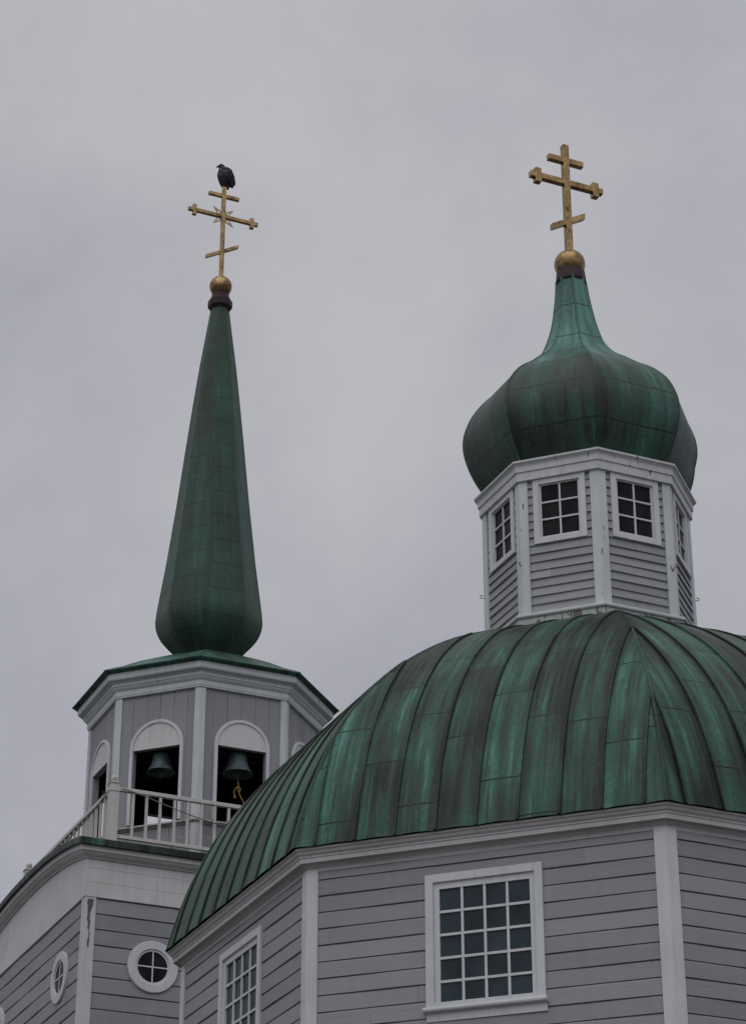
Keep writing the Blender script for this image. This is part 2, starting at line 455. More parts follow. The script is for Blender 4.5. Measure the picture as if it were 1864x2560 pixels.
# ------------------------------------------------------------------ mesh helpers
class MB:
    def __init__(s):
        s.v, s.f, s.uv, s.sm = [], [], [], []

    def face(s, pts, uvs=None, smooth=False):
        i = len(s.v)
        s.v += [tuple(p) for p in pts]
        s.f.append(tuple(range(i, i + len(pts))))
        s.uv.append(uvs)
        s.sm.append(smooth)

    def grid(s, rows, closed_u=False, closed_v=False, smooth=True, flip=False, uvs=None):
        """rows of points share vertices"""
        i0 = len(s.v)
        nu = len(rows[0])
        for r in rows:
            s.v += [tuple(p) for p in r]
        nv = len(rows)
        for j in range(nv if closed_v else nv - 1):
            for i in range(nu if closed_u else nu - 1):
                a = i0 + j * nu + i
                b = i0 + j * nu + (i + 1) % nu
                c = i0 + ((j + 1) % nv) * nu + (i + 1) % nu
                d = i0 + ((j + 1) % nv) * nu + i
                s.f.append((d, c, b, a) if flip else (a, b, c, d))
                s.uv.append(None)
                s.sm.append(smooth)
        return i0

    def ngon(s, idx, smooth=False):
        s.f.append(tuple(idx))
        s.uv.append(None)
        s.sm.append(smooth)

    def box8(s, p):
        """p: 8 points, 0-3 bottom ring, 4-7 top ring"""
        i = len(s.v)
        s.v += [tuple(q) for q in p]
        for f in ((3, 2, 1, 0), (4, 5, 6, 7), (0, 1, 5, 4), (1, 2, 6, 5), (2, 3, 7, 6), (3, 0, 4, 7)):
            s.f.append(tuple(i + k for k in f))
            s.uv.append(None)
            s.sm.append(False)

    def box(s, fr, t0, t1, z0, z1, o0, o1):
        s.box8([fr(t0, z0, o0), fr(t1, z0, o0), fr(t1, z0, o1), fr(t0, z0, o1),
                fr(t0, z1, o0), fr(t1, z1, o0), fr(t1, z1, o1), fr(t0, z1, o1)])

    def prism(s, poly, z0, z1):
        """vertical prism over xy polygon"""
        i = len(s.v)
        n = len(poly)
        s.v += [(p[0], p[1], z0) for p in poly] + [(p[0], p[1], z1) for p in poly]
        s.ngon([i + k for k in range(n)][::-1])
        s.ngon([i + n + k for k in range(n)])
        for k in range(n):
            s.ngon((i + k, i + (k + 1) % n, i + n + (k + 1) % n, i + n + k))

    def slab(s, fr, pts, o0, o1):
        """polygon (t,z) in a face frame, extruded between offsets"""
        i = len(s.v)
        n = len(pts)
        s.v += [fr(t, z, o0) for t, z in pts] + [fr(t, z, o1) for t, z in pts]
        s.ngon([i + k for k in range(n)][::-1])
        s.ngon([i + n + k for k in range(n)])
        for k in range(n):
            s.ngon((i + k, i + (k + 1) % n, i + n + (k + 1) % n, i + n + k))

    def tube(s, pts, r, n=8, cap=True):
        P = [Vector(p) for p in pts]
        rows = []
        up = Vector((0.12, 0.31, 1)).normalized()
        for i, p in enumerate(P):
            d = (P[min(i + 1, len(P) - 1)] - P[max(i - 1, 0)]).normalized()
            a = d.cross(up)
            if a.length < 1e-4:
                a = d.cross(Vector((1, 0, 0)))
            a.normalize()
            b_ = a.cross(d).normalized()
            rr = r[i] if isinstance(r, (list, tuple)) else r
            rows.append([p + (a * cos(2 * pi * k / n) + b_ * sin(2 * pi * k / n)) * rr for k in range(n)])
        i0 = s.grid(rows, closed_u=True, flip=True)
        if cap:
            s.ngon([i0 + k for k in range(n)])
            s.ngon([i0 + (len(rows) - 1) * n + k for k in range(n)][::-1])

    def lathe(s, prof, n=32, c=(0, 0, 0), smooth=True):
        rows = [[(c[0] + r * cos(2 * pi * k / n), c[1] + r * sin(2 * pi * k / n), c[2] + z) for k in range(n)] for r, z in prof]
        s.grid(rows, closed_u=True, smooth=smooth)

    def sphere(s, c, r, n=32, m=18):
        prof = [(max(r * sin(pi * k / m), 1e-4), -r * cos(pi * k / m)) for k in range(m + 1)]
        s.lathe(prof, n, c)

    def build(s, name, mat, parent=None, fix=True, bevel=0.0):
        me = bpy.data.meshes.new(name)
        me.from_pydata(s.v, [], s.f)
        uvl = me.uv_layers.new(name='UVMap')
        for p, u, sm in zip(me.polygons, s.uv, s.sm):
            p.use_smooth = sm
            if u:
                for li, w in zip(p.loop_indices, u):
                    uvl.data[li].uv = w
        me.materials.append(mat)
        if fix:
            import bmesh
            bm = bmesh.new()
            bm.from_mesh(me)
            bmesh.ops.recalc_face_normals(bm, faces=bm.faces)
            bm.to_mesh(me)
            bm.free()
        o = bpy.data.objects.new(name, me)
        COL.objects.link(o)
        if parent is not None:
            o.parent = parent
        if bevel:
            md = o.modifiers.new('bevel', 'BEVEL')
            md.width = bevel
            md.segments = 2
            md.limit_method = 'ANGLE'
            md.angle_limit = radians(50)
        return o


def tag(o, label, cat, group=None):
    o['label'] = label
    o['category'] = cat
    if group:
        o['group'] = group
    return o


def empty(name, loc, rz=0.0):
    o = bpy.data.objects.new(name, None)
    COL.objects.link(o)
    o.location = loc
    o.rotation_euler = (0, 0, rz)
    o.empty_display_size = 0.5
    return o


def frame(deg, ap):
    """face frame: t to the viewer's right along the face, z up, o outwards"""
    al = radians(deg)
    n = (sin(al), -cos(al))
    d = (cos(al), sin(al))
    return lambda t, z, o=0.0: (n[0] * (ap + o) + d[0] * t, n[1] * (ap + o) + d[1] * t, z)


def face_deg(m, N):
    return 22.5 + m * 360.0 / N


def corner_xy(m, N, ap):
    """corner between faces m-1 and m"""
    al = radians(face_deg(m, N) - 180.0 / N)
    R = ap / cos(pi / N)
    return (R * sin(al), -R * cos(al))


def ring(mb, N, prof, cap_top=False, uvs=None, smooth=False, close=False):
    """loft (apothem, z) profile round an N-gon, mitred corners"""
    pr = prof + [prof[0]] if close else prof
    for j in range(len(pr) - 1):
        (a0, z0), (a1, z1) = pr[j], pr[j + 1]
        for m in range(N):
            p, q = corner_xy(m, N, a0), corner_xy(m + 1, N, a0)
            r, s_ = corner_xy(m + 1, N, a1), corner_xy(m, N, a1)
            mb.face([(p[0], p[1], z0), (q[0], q[1], z0), (r[0], r[1], z1), (s_[0], s_[1], z1)])
    if cap_top:
        a, z = prof[-1]
        mb.face([corner_xy(m, N, a) + (z,) for m in range(N)])


def weld(mb):
    pass


def siding(mb, deg, ap, half, zb, zt, e, zref, prof, holes=(), uoff=0.0):
    """real boards: prof = [(frac of exposure, outward)], bottom to top"""
    fr = frame(deg, ap)
    k0 = int(math.floor((zb - zref) / e)) - 1
    k1 = int(math.ceil((zt - zref) / e)) + 1
    zs_holes = sorted({z for h in holes for z in h[2:]})
    pts = []
    for k in range(k0, k1):
        z = zref + k * e
        for f, o in prof:
            pts.append((z + f * e, o))
    for (z0, o0), (z1, o1) in zip(pts, pts[1:]):
        if z1 < zb - 1e-6 or z0 > zt + 1e-6:
            continue

        def lerp(z):
            return o0 + (o1 - o0) * ((z - z0) / (z1 - z0) if z1 - z0 > 1e-9 else 0)
        a, b = max(z0, zb), min(z1, zt)
        cuts = [a] + [z for z in zs_holes if a + 1e-6 < z < b - 1e-6] + [b]
        for c, d in zip(cuts, cuts[1:]):
            mid = (c + d) / 2
            spans = [(-half, half)]
            for h in holes:
                if h[2] - 1e-6 <= mid <= h[3] + 1e-6:
                    ns = []
                    for s0, s1 in spans:
                        if h[0] > s0:
                            ns.append((s0, min(h[0], s1)))
                        if h[1] < s1:
                            ns.append((max(h[1], s0), s1))
                    spans = ns
            oc, od = (lerp(c), lerp(d)) if z1 - z0 > 1e-9 else (o0, o1)
            for s0, s1 in spans:
                n = max(1, int((s1 - s0) / 0.5))
                row = int(math.floor(((z0 + z1) / 2 - zref) / e + (0.02 if z1 - z0 < 1e-9 else 0.0)))

                def wob(s_, o_):
                    # old boards cup and lift a few millimetres along their length
                    return o_ + (0.0 if o_ <= 0.005 else 0.007 * sin(s_ * 1.7 + row * 2.39 + uoff) + 0.004 * sin(s_ * 4.9 + row * 5.1))
                for q_ in range(n):
                    a_, b_ = s0 + (s1 - s0) * q_ / n, s0 + (s1 - s0) * (q_ + 1) / n
                    mb.face([fr(a_, c, wob(a_, oc)), fr(b_, c, wob(b_, oc)), fr(b_, d, wob(b_, od)), fr(a_, d, wob(a_, od))],
                            [(uoff + a_, c), (uoff + b_, c), (uoff + b_, d), (uoff + a_, d)])


DROP = [(0.0, -0.012), (0.0, 0.024), (0.86, 0.024), (1.0, -0.012)]
LAP = [(0.0, 0.0), (0.0, 0.032), (1.0, 0.0)]
DROPW = [(0.0, -0.02), (0.0, 0.035), (0.88, 0.035), (1.0, -0.02)]


def corner_board(m, N, ap, w, o, z0, z1):
    mb = MB()
    half = ap * tan(pi / N)
    fl, fr_ = frame(face_deg(m - 1, N), ap), frame(face_deg(m, N), ap)
    cx = corner_xy(m, N, ap + o)
    ci = corner_xy(m, N, ap - 0.05)
    poly = [fl(half - w, 0, -0.05)[:2], fl(half - w, 0, o)[:2], cx, fr_(-half + w, 0, o)[:2], fr_(-half + w, 0, -0.05)[:2], ci]
    mb.prism(poly, z0, z1)
    return mb


def frame_rect(mb, fr, t0, t1, z0, z1, wl, wr, wb, wt, o0, o1):
    mb.box(fr, t0, t0 + wl, z0, z1, o0, o1)
    mb.box(fr, t1 - wr, t1, z0, z1, o0, o1)
    mb.box(fr, t0 + wl, t1 - wr, z1 - wt, z1, o0, o1)
    mb.box(fr, t0 + wl, t1 - wr, z0, z0 + wb, o0, o1)


def window(parent, deg, ap, cas, cw, gl, nx, ny, mun, sill=True, glass='glass', paint='white', co=0.062):
    """cas, gl = (t0,t1,z0,z1) of casing outside and of the glazed area"""
    fr = frame(deg, ap)
    mb = MB()
    t0, t1, z0, z1 = cas
    frame_rect(mb, fr, t0, t1, z0, z1, cw, cw, cw * 0.9, cw, -0.03, co)
    w = mb.build('window', M[paint], parent, bevel=0.006)
    sb = MB()
    g0, g1, h0, h1 = gl
    i0, i1, j0, j1 = t0 + cw, t1 - cw, z0 + cw * 0.9, z1 - cw
    frame_rect(sb, fr, i0, i1, j0, j1, g0 - i0, i1 - g1, h0 - j0, j1 - h1, -0.03, 0.022)
    for k in range(1, nx):
        x = g0 + (g1 - g0) * k / nx
        sb.box(fr, x - mun / 2, x + mun / 2, h0, h1, -0.02, 0.012)
    for k in range(1, ny):
        z = h0 + (h1 - h0) * k / ny
        sb.box(fr, g0, g1, z - mun / 2, z + mun / 2, -0.02, 0.0145)
    sb.build('sash', M[paint], w)
    gb = MB()
    for i in range(nx):
        for j in range(ny):
            x0, x1 = g0 + (g1 - g0) * i / nx, g0 + (g1 - g0) * (i + 1) / nx
            y0, y1 = h0 + (h1 - h0) * j / ny, h0 + (h1 - h0) * (j + 1) / ny
            a_, b_ = random.uniform(-.004, .004), random.uniform(-.004, .004)
            gb.face([fr(x0, y0, -0.008 + a_ + b_ - .008), fr(x1, y0, -0.008 - a_ + b_ - .008), fr(x1, y1, -0.008 - a_ - b_ - .008), fr(x0, y1, -0.008 + a_ - b_ - .008)])
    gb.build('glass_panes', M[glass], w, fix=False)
    if sill:
        rv = MB()
        for (ta, za, tb, zb_) in ((i0, j0, i0, j1), (i1, j0, i1, j1), (i0, j1, i1, j1), (i0, j0, i1, j0)):
            rv.face([fr(ta, za, -0.031), fr(tb, zb_, -0.031), fr(tb * 0.985, zb_, -0.34), fr(ta * 0.985, za, -0.34)])
        rv.build('inner_reveal', M['plaster'], w)
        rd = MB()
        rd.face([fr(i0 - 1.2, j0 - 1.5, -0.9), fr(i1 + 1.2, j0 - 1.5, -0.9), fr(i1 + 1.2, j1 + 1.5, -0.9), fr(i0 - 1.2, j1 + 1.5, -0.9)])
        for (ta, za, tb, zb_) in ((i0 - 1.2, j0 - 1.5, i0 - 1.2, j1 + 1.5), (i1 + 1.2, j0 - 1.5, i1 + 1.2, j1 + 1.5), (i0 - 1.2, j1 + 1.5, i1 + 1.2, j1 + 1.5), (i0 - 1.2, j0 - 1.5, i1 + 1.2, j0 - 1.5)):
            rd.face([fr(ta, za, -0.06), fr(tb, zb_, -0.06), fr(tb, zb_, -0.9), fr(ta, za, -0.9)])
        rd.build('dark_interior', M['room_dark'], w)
        s = MB()
        rows = []
        for t in (t0 - 0.03, t1 + 0.03):
            rows.append([fr(t, z0 + dz, o) for dz, o in ((0.035, 0.0), (0.045, 0.05), (0.042, 0.10), (0.025, 0.125), (0.0, 0.132), (-0.022, 0.125), (-0.035, 0.105), (-0.04, 0.0))])
        i_ = s.grid(rows, closed_u=True, smooth=False)
        s.ngon([i_ + k for k in range(8)])
        s.ngon([i_ + 8 + k for k in range(8)])
        s.box(fr, t0 + 0.005, t1 + 0.01, z0 - 0.165, z0 - 0.038, -0.02, 0.048)
        s.build('sill', M[paint], w)
    return w


C8 = cos(pi / 8)
PHI = 0.026997
CX, CY = 4.0541, 40.0
TX, TY = -4.5197, 59.2147

# ------------------------------------------------------------------ ground
g = MB()
g.face([(-3000, -3000, 0), (3000, -3000, 0), (3000, 3000, 0), (-3000, 3000, 0)])
go = g.build('ground', M['ground'])
go['kind'] = 'structure'

# ------------------------------------------------------------------ domed church
church = tag(empty('domed_church', (CX, CY, 0), PHI),
             'grey clapboard octagonal church with broad green copper dome and onion domed lantern', 'church')
DAP = 7.3107 * C8
DH = DAP * tan(pi / 8)
mb = MB()
for m in range(8):
    siding(mb, face_deg(m, 8), DAP, DH - 0.02, 8.4, 13.40, 0.2575, 13.218, DROP,
           [(-0.83, 0.83, 11.06, 12.98)], uoff=m * 13.7)
ring(mb, 8, [(DAP - 0.04, 0.0), (DAP - 0.04, 8.4), (DAP + 0.024, 8.401)])
mb.build('drum_wall', M['siding_drum'], church)
for m in range(8):
    corner_board(m, 8, DAP, 0.163, 0.05, 0.02, 13.372).build('corner_board', M['white'], church, bevel=0.006)
for m in range(8):
    window(church, face_deg(m, 8), DAP, (-0.905, 0.925, 10.995, 13.06), 0.125, (-0.69, 0.72, 11.07, 12.835), 4, 5, 0.038)
# cornice of the drum: crown moulding, fascia, soffit, frieze
co = MB()
k = C8
ring(co, 8, [(7.60 * k, 13.665), (7.62 * k, 13.625), (7.585 * k, 13.61), (7.565 * k, 13.575), (7.535 * k, 13.555), (7.525 * k, 13.545),
             (7.525 * k, 13.525), (7.508 * k, 13.52), (7.505 * k, 13.448), (7.478 * k, 13.444), (7.475 * k, 13.465), (7.43 * k, 13.463),
             (7.40 * k, 13.445), (7.385 * k, 13.42), (7.372 * k, 13.415), (7.372 * k, 13.405), (7.352 * k, 13.40), (7.350 * k, 13.338), (7.28 * k, 13.338)])
co.build('drum_cornice', M['white_cornice'], church)

# dome
DOME = [(7.655, 13.655), (7.62, 13.67), (7.50, 14.10), (7.39, 14.45), (7.22, 14.90), (6.93, 15.50), (6.55, 16.10), (6.08, 16.68), (5.64, 17.12), (5.25, 17.47),
        (4.83, 17.79), (4.40, 18.09), (3.96, 18.36), (3.53, 18.59), (3.1, 18.79), (2.67, 18.98), (2.2, 19.16), (1.9, 19.26)]


def densify(prof, n):
    """Catmull-Rom through the profile points"""
    out = []
    for i in range(len(prof) - 1):
        p0 = prof[max(i - 1, 0)]
        p1, p2 = prof[i], prof[i + 1]
        p3 = prof[min(i + 2, len(prof) - 1)]
        for j in range(n):
            t = j / n
            out.append(tuple(0.5 * ((2 * p1[c]) + (-p0[c] + p2[c]) * t + (2 * p0[c] - 5 * p1[c] + 4 * p2[c] - p3[c]) * t * t
                                    + (-p0[c] + 3 * p1[c] - 3 * p2[c] + p3[c]) * t ** 3) for c in (0, 1)))
    out.append(prof[-1])
    return out


def arc(prof):
    s = [0.0]
    for (a, b), (c, d) in zip(prof, prof[1:]):
        s.append(s[-1] + sqrt((c - a) ** 2 + (d - b) ** 2))
    return s


SEAM = 0.648
dp = [DOME[0]] + densify(DOME[1:], 3)
da = arc(dp)
dm = MB()
for m in range(8):
    fr = frame(face_deg(m, 8), 0.0)
    base = SEAM * (40 * m + 10)
    i0 = len(dm.v)
    # each strip between seams is slightly pillowed, as hand-dressed sheet is
    ribs = [SEAM * q for q in range(-4, 5)]
    SUB = 4
    cols = []
    for q in range(-5, 5):
        for s_ in range(SUB):
            cols.append(SEAM * (q + s_ / SUB))
    cols.append(SEAM * 5)
    for j, (R, z) in enumerate(dp):
        pass
    for j in range(len(dp) - 1):
        (R0, z0), (R1, z1) = dp[j], dp[j + 1]
        a0, a1 = R0 * C8, R1 * C8
        h0, h1 = a0 * tan(pi / 8), a1 * tan(pi / 8)
        # normal of the face in the (apothem, z) plane
        L = sqrt((a1 - a0) ** 2 + (z1 - z0) ** 2) or 1
        nx_, nz_ = (z1 - z0) / L, -(a1 - a0) / L

        def pil(u, h):
            fu = (u / SEAM) % 1.0
            if abs(u) > h - 1e-6:
                return 0.0
            return 0.016 * sin(pi * fu)
        for c0, c1 in zip(cols, cols[1:]):
            x00, x01 = max(-h0, min(h0, c0)), max(-h0, min(h0, c1))
            x10, x11 = max(-h1, min(h1, c0)), max(-h1, min(h1, c1))
            if x01 - x00 < 1e-6 and x11 - x10 < 1e-6:
                continue

            def P(u, a_, z_, h):
                p_ = pil(u, h)
                return fr(u, z_ + nz_ * p_, a_ + nx_ * p_)
            pts = [P(x00, a0, z0, h0), P(x01, a0, z0, h0), P(x11, a1, z1, h1), P(x10, a1, z1, h1)]
            uvs = [(base + x00, da[j]), (base + x01, da[j]), (base + x11, da[j + 1]), (base + x10, da[j + 1])]
            if x01 - x00 < 1e-6:
                pts, uvs = [pts[0], pts[2], pts[3]], [uvs[0], uvs[2], uvs[3]]
            elif x11 - x10 < 1e-6:
                pts, uvs = pts[:3], uvs[:3]
            dm.face(pts, uvs, smooth=False)
    # standing seams
    for u in ribs:
        row = []
        for j, (R, z) in enumerate(dp[1:], 1):
            a_ = R * C8
            h = a_ * tan(pi / 8)
            if abs(u) > h:
                break
            (Rp, zp), (Rn, zn) = dp[max(j - 1, 1)], dp[min(j + 1, len(dp) - 1)]
            tx, tz = (Rn - Rp) * C8, zn - zp
            L = sqrt(tx * tx + tz * tz) or 1
            nx_, nz_ = tz / L, -tx / L
            w_, hh = 0.017, 0.035
            row.append([fr(u - w_, z, a_ - 0.01), fr(u - w_ * 0.9, z + nz_ * hh, a_ + nx_ * hh),
                        fr(u + w_ * 0.9, z + nz_ * hh, a_ + nx_ * hh), fr(u + w_, z, a_ - 0.01)])
        if len(row) > 1:
            for r0, r1, j in zip(row, row[1:], range(1, 99)):
                for c in range(3):
                    uu = base + u + 0.55 * SEAM * 0 - 0.01
                    dm.face([r0[c], r0[c + 1], r1[c + 1], r1[c]], [(uu, da[j])] * 2 + [(uu, da[j + 1])] * 2)
# hip caps
for m in range(8):
    al = radians(face_deg(m, 8) - 22.5)
    d_ = (sin(al), -cos(al))
    tt = (cos(al), sin(al))
    row = []
    for j, (R, z) in enumerate(dp[1:], 1):
        (Rp, zp), (Rn, zn) = dp[max(j - 1, 1)], dp[min(j + 1, len(dp) - 1)]
        tx, tz = Rn - Rp, zn - zp
        L = sqrt(tx * tx + tz * tz) or 1
        nx_, nz_ = tz / L, -tx / L

        def H(w_, hh):
            return (d_[0] * (R + nx_ * hh) + tt[0] * w_, d_[1] * (R + nx_ * hh) + tt[1] * w_, z + nz_ * hh)
        row.append([H(-0.055, -0.035), H(-0.016, 0.022), H(0.016, 0.022), H(0.055, -0.035)])
    for r0, r1, j in zip(row, row[1:], range(1, 99)):
        for c in range(3):
            uu = SEAM * (700 + 3 * m) + 0.1 * c
            dm.face([r0[c], r0[c + 1], r1[c + 1], r1[c]], [(uu, da[j]), (uu + .1, da[j]), (uu + .1, da[j + 1]), (uu, da[j + 1])])
dm.build('dome_roof', M['copper_dome'], church, fix=False)

# curb between dome and lantern
cb = MB()
ring(cb, 8, [(2.10 * k, 18.9), (2.10 * k, 19.40)])
cb.build('lantern_curb', M['white_weathered'], church)
lb = MB()
ring(lb, 8, [(1.93, 19.372), (1.965, 19.375), (1.985, 19.395), (1.985, 19.43), (1.965, 19.45), (1.93, 19.458), (1.88, 19.475), (1.80, 19.48)])
lb.build('lantern_base_moulding', M['white_aqua'], church)

# lantern
LAP_ = 1.777
LH = LAP_ * tan(pi / 8)
mb = MB()
for m in range(8):
    siding(mb, face_deg(m, 8), LAP_, LH - 0.01, 19.40, 22.25, 0.1695, 20.871, LAP,
           [(-0.44, 0.44, 20.94, 22.2)], uoff=m * 5.3)
mb.build('lantern_wall', M['siding_lantern'], church)
for m in range(8):
    corner_board(m, 8, LAP_, 0.14, 0.055, 19.475, 22.215).build('lantern_corner_board', M['white_aqua'], church, bevel=0.005)
for m in range(8):
    window(church, face_deg(m, 8), LAP_, (-0.495, 0.505, 20.88, 22.205), 0.115, (-0.345, 0.355, 21.025, 22.07), 2, 3, 0.032, False, 'glass_lantern', 'white', 0.058)
lc = MB()
ring(lc, 8, [(1.80, 22.585), (2.13 * k, 22.585), (2.13 * k, 22.545), (2.105 * k, 22.53), (2.075 * k, 22.50), (2.065 * k, 22.475), (2.062 * k, 22.375),
             (2.040 * k, 22.37), (2.036 * k, 22.355), (2.034 * k, 22.20), (1.99 * k, 22.198), (1.93 * k, 22.198)])
lc.build('lantern_cornice', mat_white('white_paint_cornice_peeling', (0.55, 0.56, 0.565), 0.16), church)
for m in range(8):
    al = radians(face_deg(m, 8) - 22.5)
    d_ = Vector((sin(al), -cos(al), 0))
    hk = MB()
    b0 = d_ * 1.96 + Vector((0, 0, 20.49))
    pts = [b0, b0 + d_ * 0.06]
    for q in range(0, 9):
        th = -pi / 2 + q * pi * 1.25 / 8
        pts.append(b0 + d_ * (0.06 + 0.03 * cos(th)) + Vector((0, 0, 0.03 + 0.03 * sin(th))))
    hk.tube(pts, 0.008, 6)
    hk.build('hook', M['iron'], church)

# onion dome (its neck leans a little, as the real one does)
ON = [(1.80, 22.55), (1.88, 22.60), (1.99, 22.76), (2.12, 23.00), (2.23, 23.28), (2.305, 23.60), (2.30, 23.90), (2.22, 24.17), (2.11, 24.40),
      (1.95, 24.62), (1.72, 24.85), (1.45, 25.05), (1.15, 25.31), (0.95, 25.47), (0.80, 25.64), (0.665, 25.86), (0.56, 26.10), (0.47, 26.38), (0.41, 26.66), (0.36, 26.98), (0.325, 27.25), (0.305, 27.50)]


def lean(z):
    return (-0.10 * cos(radians(22.5)) * max(0.0, z - 24.5) / 3.3, -0.10 * sin(radians(22.5)) * max(0.0, z - 24.5) / 3.3)


def onion_vs(m, z):
    # the real dome is a little flat on its right-hand corner
    if m % 8 != 2:
        return 1.0
    w = max(0.0, min(1.0, (z - 22.8) / 0.5)) * max(0.0, min(1.0, (25.2 - z) / 0.8))
    return 1.0 - 0.045 * w


def faceted(mb, N, prof, ubase, ln=lambda z: (0, 0), rib=0.0, ribw=0.02, vs=lambda m, z: 1.0):
    ar = arc(prof)
    for m in range(N):
        for j in range(len(prof) - 1):
            (R0, z0), (R1, z1) = prof[j], prof[j + 1]
            l0, l1 = ln(z0), ln(z1)
            p, q = corner_xy(m, N, R0 * cos(pi / N) * vs(m, z0)), corner_xy(m + 1, N, R0 * cos(pi / N) * vs(m + 1, z0))
            r, s_ = corner_xy(m + 1, N, R1 * cos(pi / N) * vs(m + 1, z1)), corner_xy(m, N, R1 * cos(pi / N) * vs(m, z1))
            h0, h1 = R0 * sin(pi / N) , R1 * sin(pi / N)
            hm = max(R for R, _ in prof) * sin(pi / N)
            u = ubase + m
            mb.face([(p[0] + l0[0], p[1] + l0[1], z0), (q[0] + l0[0], q[1] + l0[1], z0), (r[0] + l1[0], r[1] + l1[1], z1), (s_[0] + l1[0], s_[1] + l1[1], z1)],
                    [(u + .5 - .45 * h0 / hm, ar[j]), (u + .5 + .45 * h0 / hm, ar[j]), (u + .5 + .45 * h1 / hm, ar[j + 1]), (u + .5 - .45 * h1 / hm, ar[j + 1])])
    if rib:
        for m in range(N):
            al = radians(face_deg(m, N) - 180.0 / N)
            d_, tt = (sin(al), -cos(al)), (cos(al), sin(al))
            row = []
            for j, (R, z) in enumerate(prof):
                (Rp, zp), (Rn, zn) = prof[max(j - 1, 0)], prof[min(j + 1, len(prof) - 1)]
                tx, tz = Rn - Rp, zn - zp
                L = sqrt(tx * tx + tz * tz) or 1
                nx_, nz_ = tz / L, -tx / L
                l = ln(z)
                R = R * vs(m, z)

                def H(w_, hh):
                    return (l[0] + d_[0] * (R + nx_ * hh) + tt[0] * w_, l[1] + d_[1] * (R + nx_ * hh) + tt[1] * w_, z + nz_ * hh)
                row.append([H(-ribw * 2, -ribw * 1.2), H(-ribw * .6, rib), H(ribw * .6, rib), H(ribw * 2, -ribw * 1.2)])
            for j in range(len(row) - 1):
                for c in range(3):
                    uu = ubase + 60 + 3 * m + .2 + .2 * c
                    mb.face([row[j][c], row[j][c + 1], row[j + 1][c + 1], row[j + 1][c]],
                            [(uu, ar[j]), (uu + .2, ar[j]), (uu + .2, ar[j + 1]), (uu, ar[j + 1])])


ob = MB()
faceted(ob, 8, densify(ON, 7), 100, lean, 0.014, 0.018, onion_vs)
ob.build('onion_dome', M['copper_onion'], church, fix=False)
cl = MB()
l27 = lean(27.5)
cl.lathe([(0.28, 27.44), (0.312, 27.45), (0.308, 27.50), (0.285, 27.74), (0.20, 27.76)], 24, (l27[0], l27[1], 0))
cl.build('neck_collar', M['collar'], church)

# plain body of the church below the drum (mostly out of the frame)
nv = MB()
NW, NL = 5.2, 33.0
f0 = frame(22.5, 0.0)


def nbox(fr, w, o0, o1, h):
    nv.box(fr, -w, w, 0.0, h, o0, o1)


def gable(mbx, fr, w, o0, o1, h, hr):
    mbx.box8([fr(-w, h, o0), fr(w, h, o0), fr(w, h, o1), fr(-w, h, o1), fr(-0.02, hr, o0), fr(0.02, hr, o0), fr(0.02, hr, o1), fr(-0.02, hr, o1)])


f9 = frame(22.5 + 90, 0.0)
nbox(f0, 4.6, -16.0, -6.0, 6.2)
nbox(f0, 4.6, 6.0, 11.0, 6.2)
nbox(f9, 4.6, -11.0, -6.0, 6.2)
nbox(f9, 4.6, 6.0, 11.0, 6.2)
nv.build('nave_wall', M['siding_drum'], church)
nr = MB()
gable(nr, f0, 4.95, -16.0, -5.5, 6.22, 8.3)
gable(nr, f0, 4.95, 5.5, 11.2, 6.22, 8.3)
gable(nr, f9, 4.95, -11.2, -5.5, 6.22, 8.3)
gable(nr, f9, 4.95, 5.5, 11.2, 6.22, 8.3)
nr.build('nave_roof', M['roof_grey'], church)

# ------------------------------------------------------------------ bell tower
tower = tag(empty('bell_tower', (TX, TY, 0), PHI),
            'square grey bell tower with octagonal white trimmed belfry and tall tapering green copper spire', 'bell tower')
TH = 4.345
mb = MB()
for m in range(4):
    siding(mb, face_deg(m, 4), TH, TH - 0.02, 9.0, 19.16, 0.3765, 18.755, DROPW,
           [(-2.67 - 0.01, -2.67 + 0.01, 0, 0)], uoff=m * 17.9)
ring(mb, 4, [(TH - 0.05, 0.0), (TH - 0.05, 9.0), (TH + 0.03, 9.001)])
mb.build('tower_wall', M['siding_tower'], tower)
for m in range(4):
    corner_board(m, 4, TH, 0.215, 0.06, 0.02, 19.128).build('tower_corner_board', M['white_peel_corner' if m == 0 else 'tower_board'], tower, bevel=0.008)


def round_window(m, tc_, zc):
    fr = frame(face_deg(m, 4), TH)
    mb = MB()
    n = 48
    prof = [(0.62, -0.03), (0.62, 0.085), (0.605, 0.095), (0.43, 0.095), (0.42, 0.085), (0.42, 0.05)]
    rows = [[fr(tc_ + r * cos(2 * pi * i / n), zc + r * sin(2 * pi * i / n), o) for i in range(n)] for r, o in prof]
    mb.grid(rows, closed_u=True, smooth=False)
    w = mb.build('round_window', M['white'], tower)
    sb = MB()
    prof = [(0.43, 0.064), (0.375, 0.064), (0.37, 0.058), (0.37, 0.04)]
    rows = [[fr(tc_ + r * cos(2 * pi * i / n), zc + r * sin(2 * pi * i / n), o) for i in range(n)] for r, o in prof]
    sb.grid(rows, closed_u=True, smooth=False)
    sb.box(fr, tc_ - 0.016, tc_ + 0.016, zc - 0.375, zc + 0.375, 0.045, 0.062)
    sb.box(fr, tc_ - 0.375, tc_ + 0.375, zc - 0.016, zc + 0.016, 0.045, 0.0645)
    sb.build('sash', M['white'], w)
    gb = MB()
    gb.face([fr(tc_ + 0.40 * cos(2 * pi * i / n), zc + 0.40 * sin(2 * pi * i / n), 0.047) for i in range(n)])
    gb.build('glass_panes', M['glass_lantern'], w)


for m in range(4):
    for t_ in (-2.67, 2.67):
        round_window(m, t_, 17.62)

# frieze and cornice; the left face carries a shallow arch
ARCH = 0.46


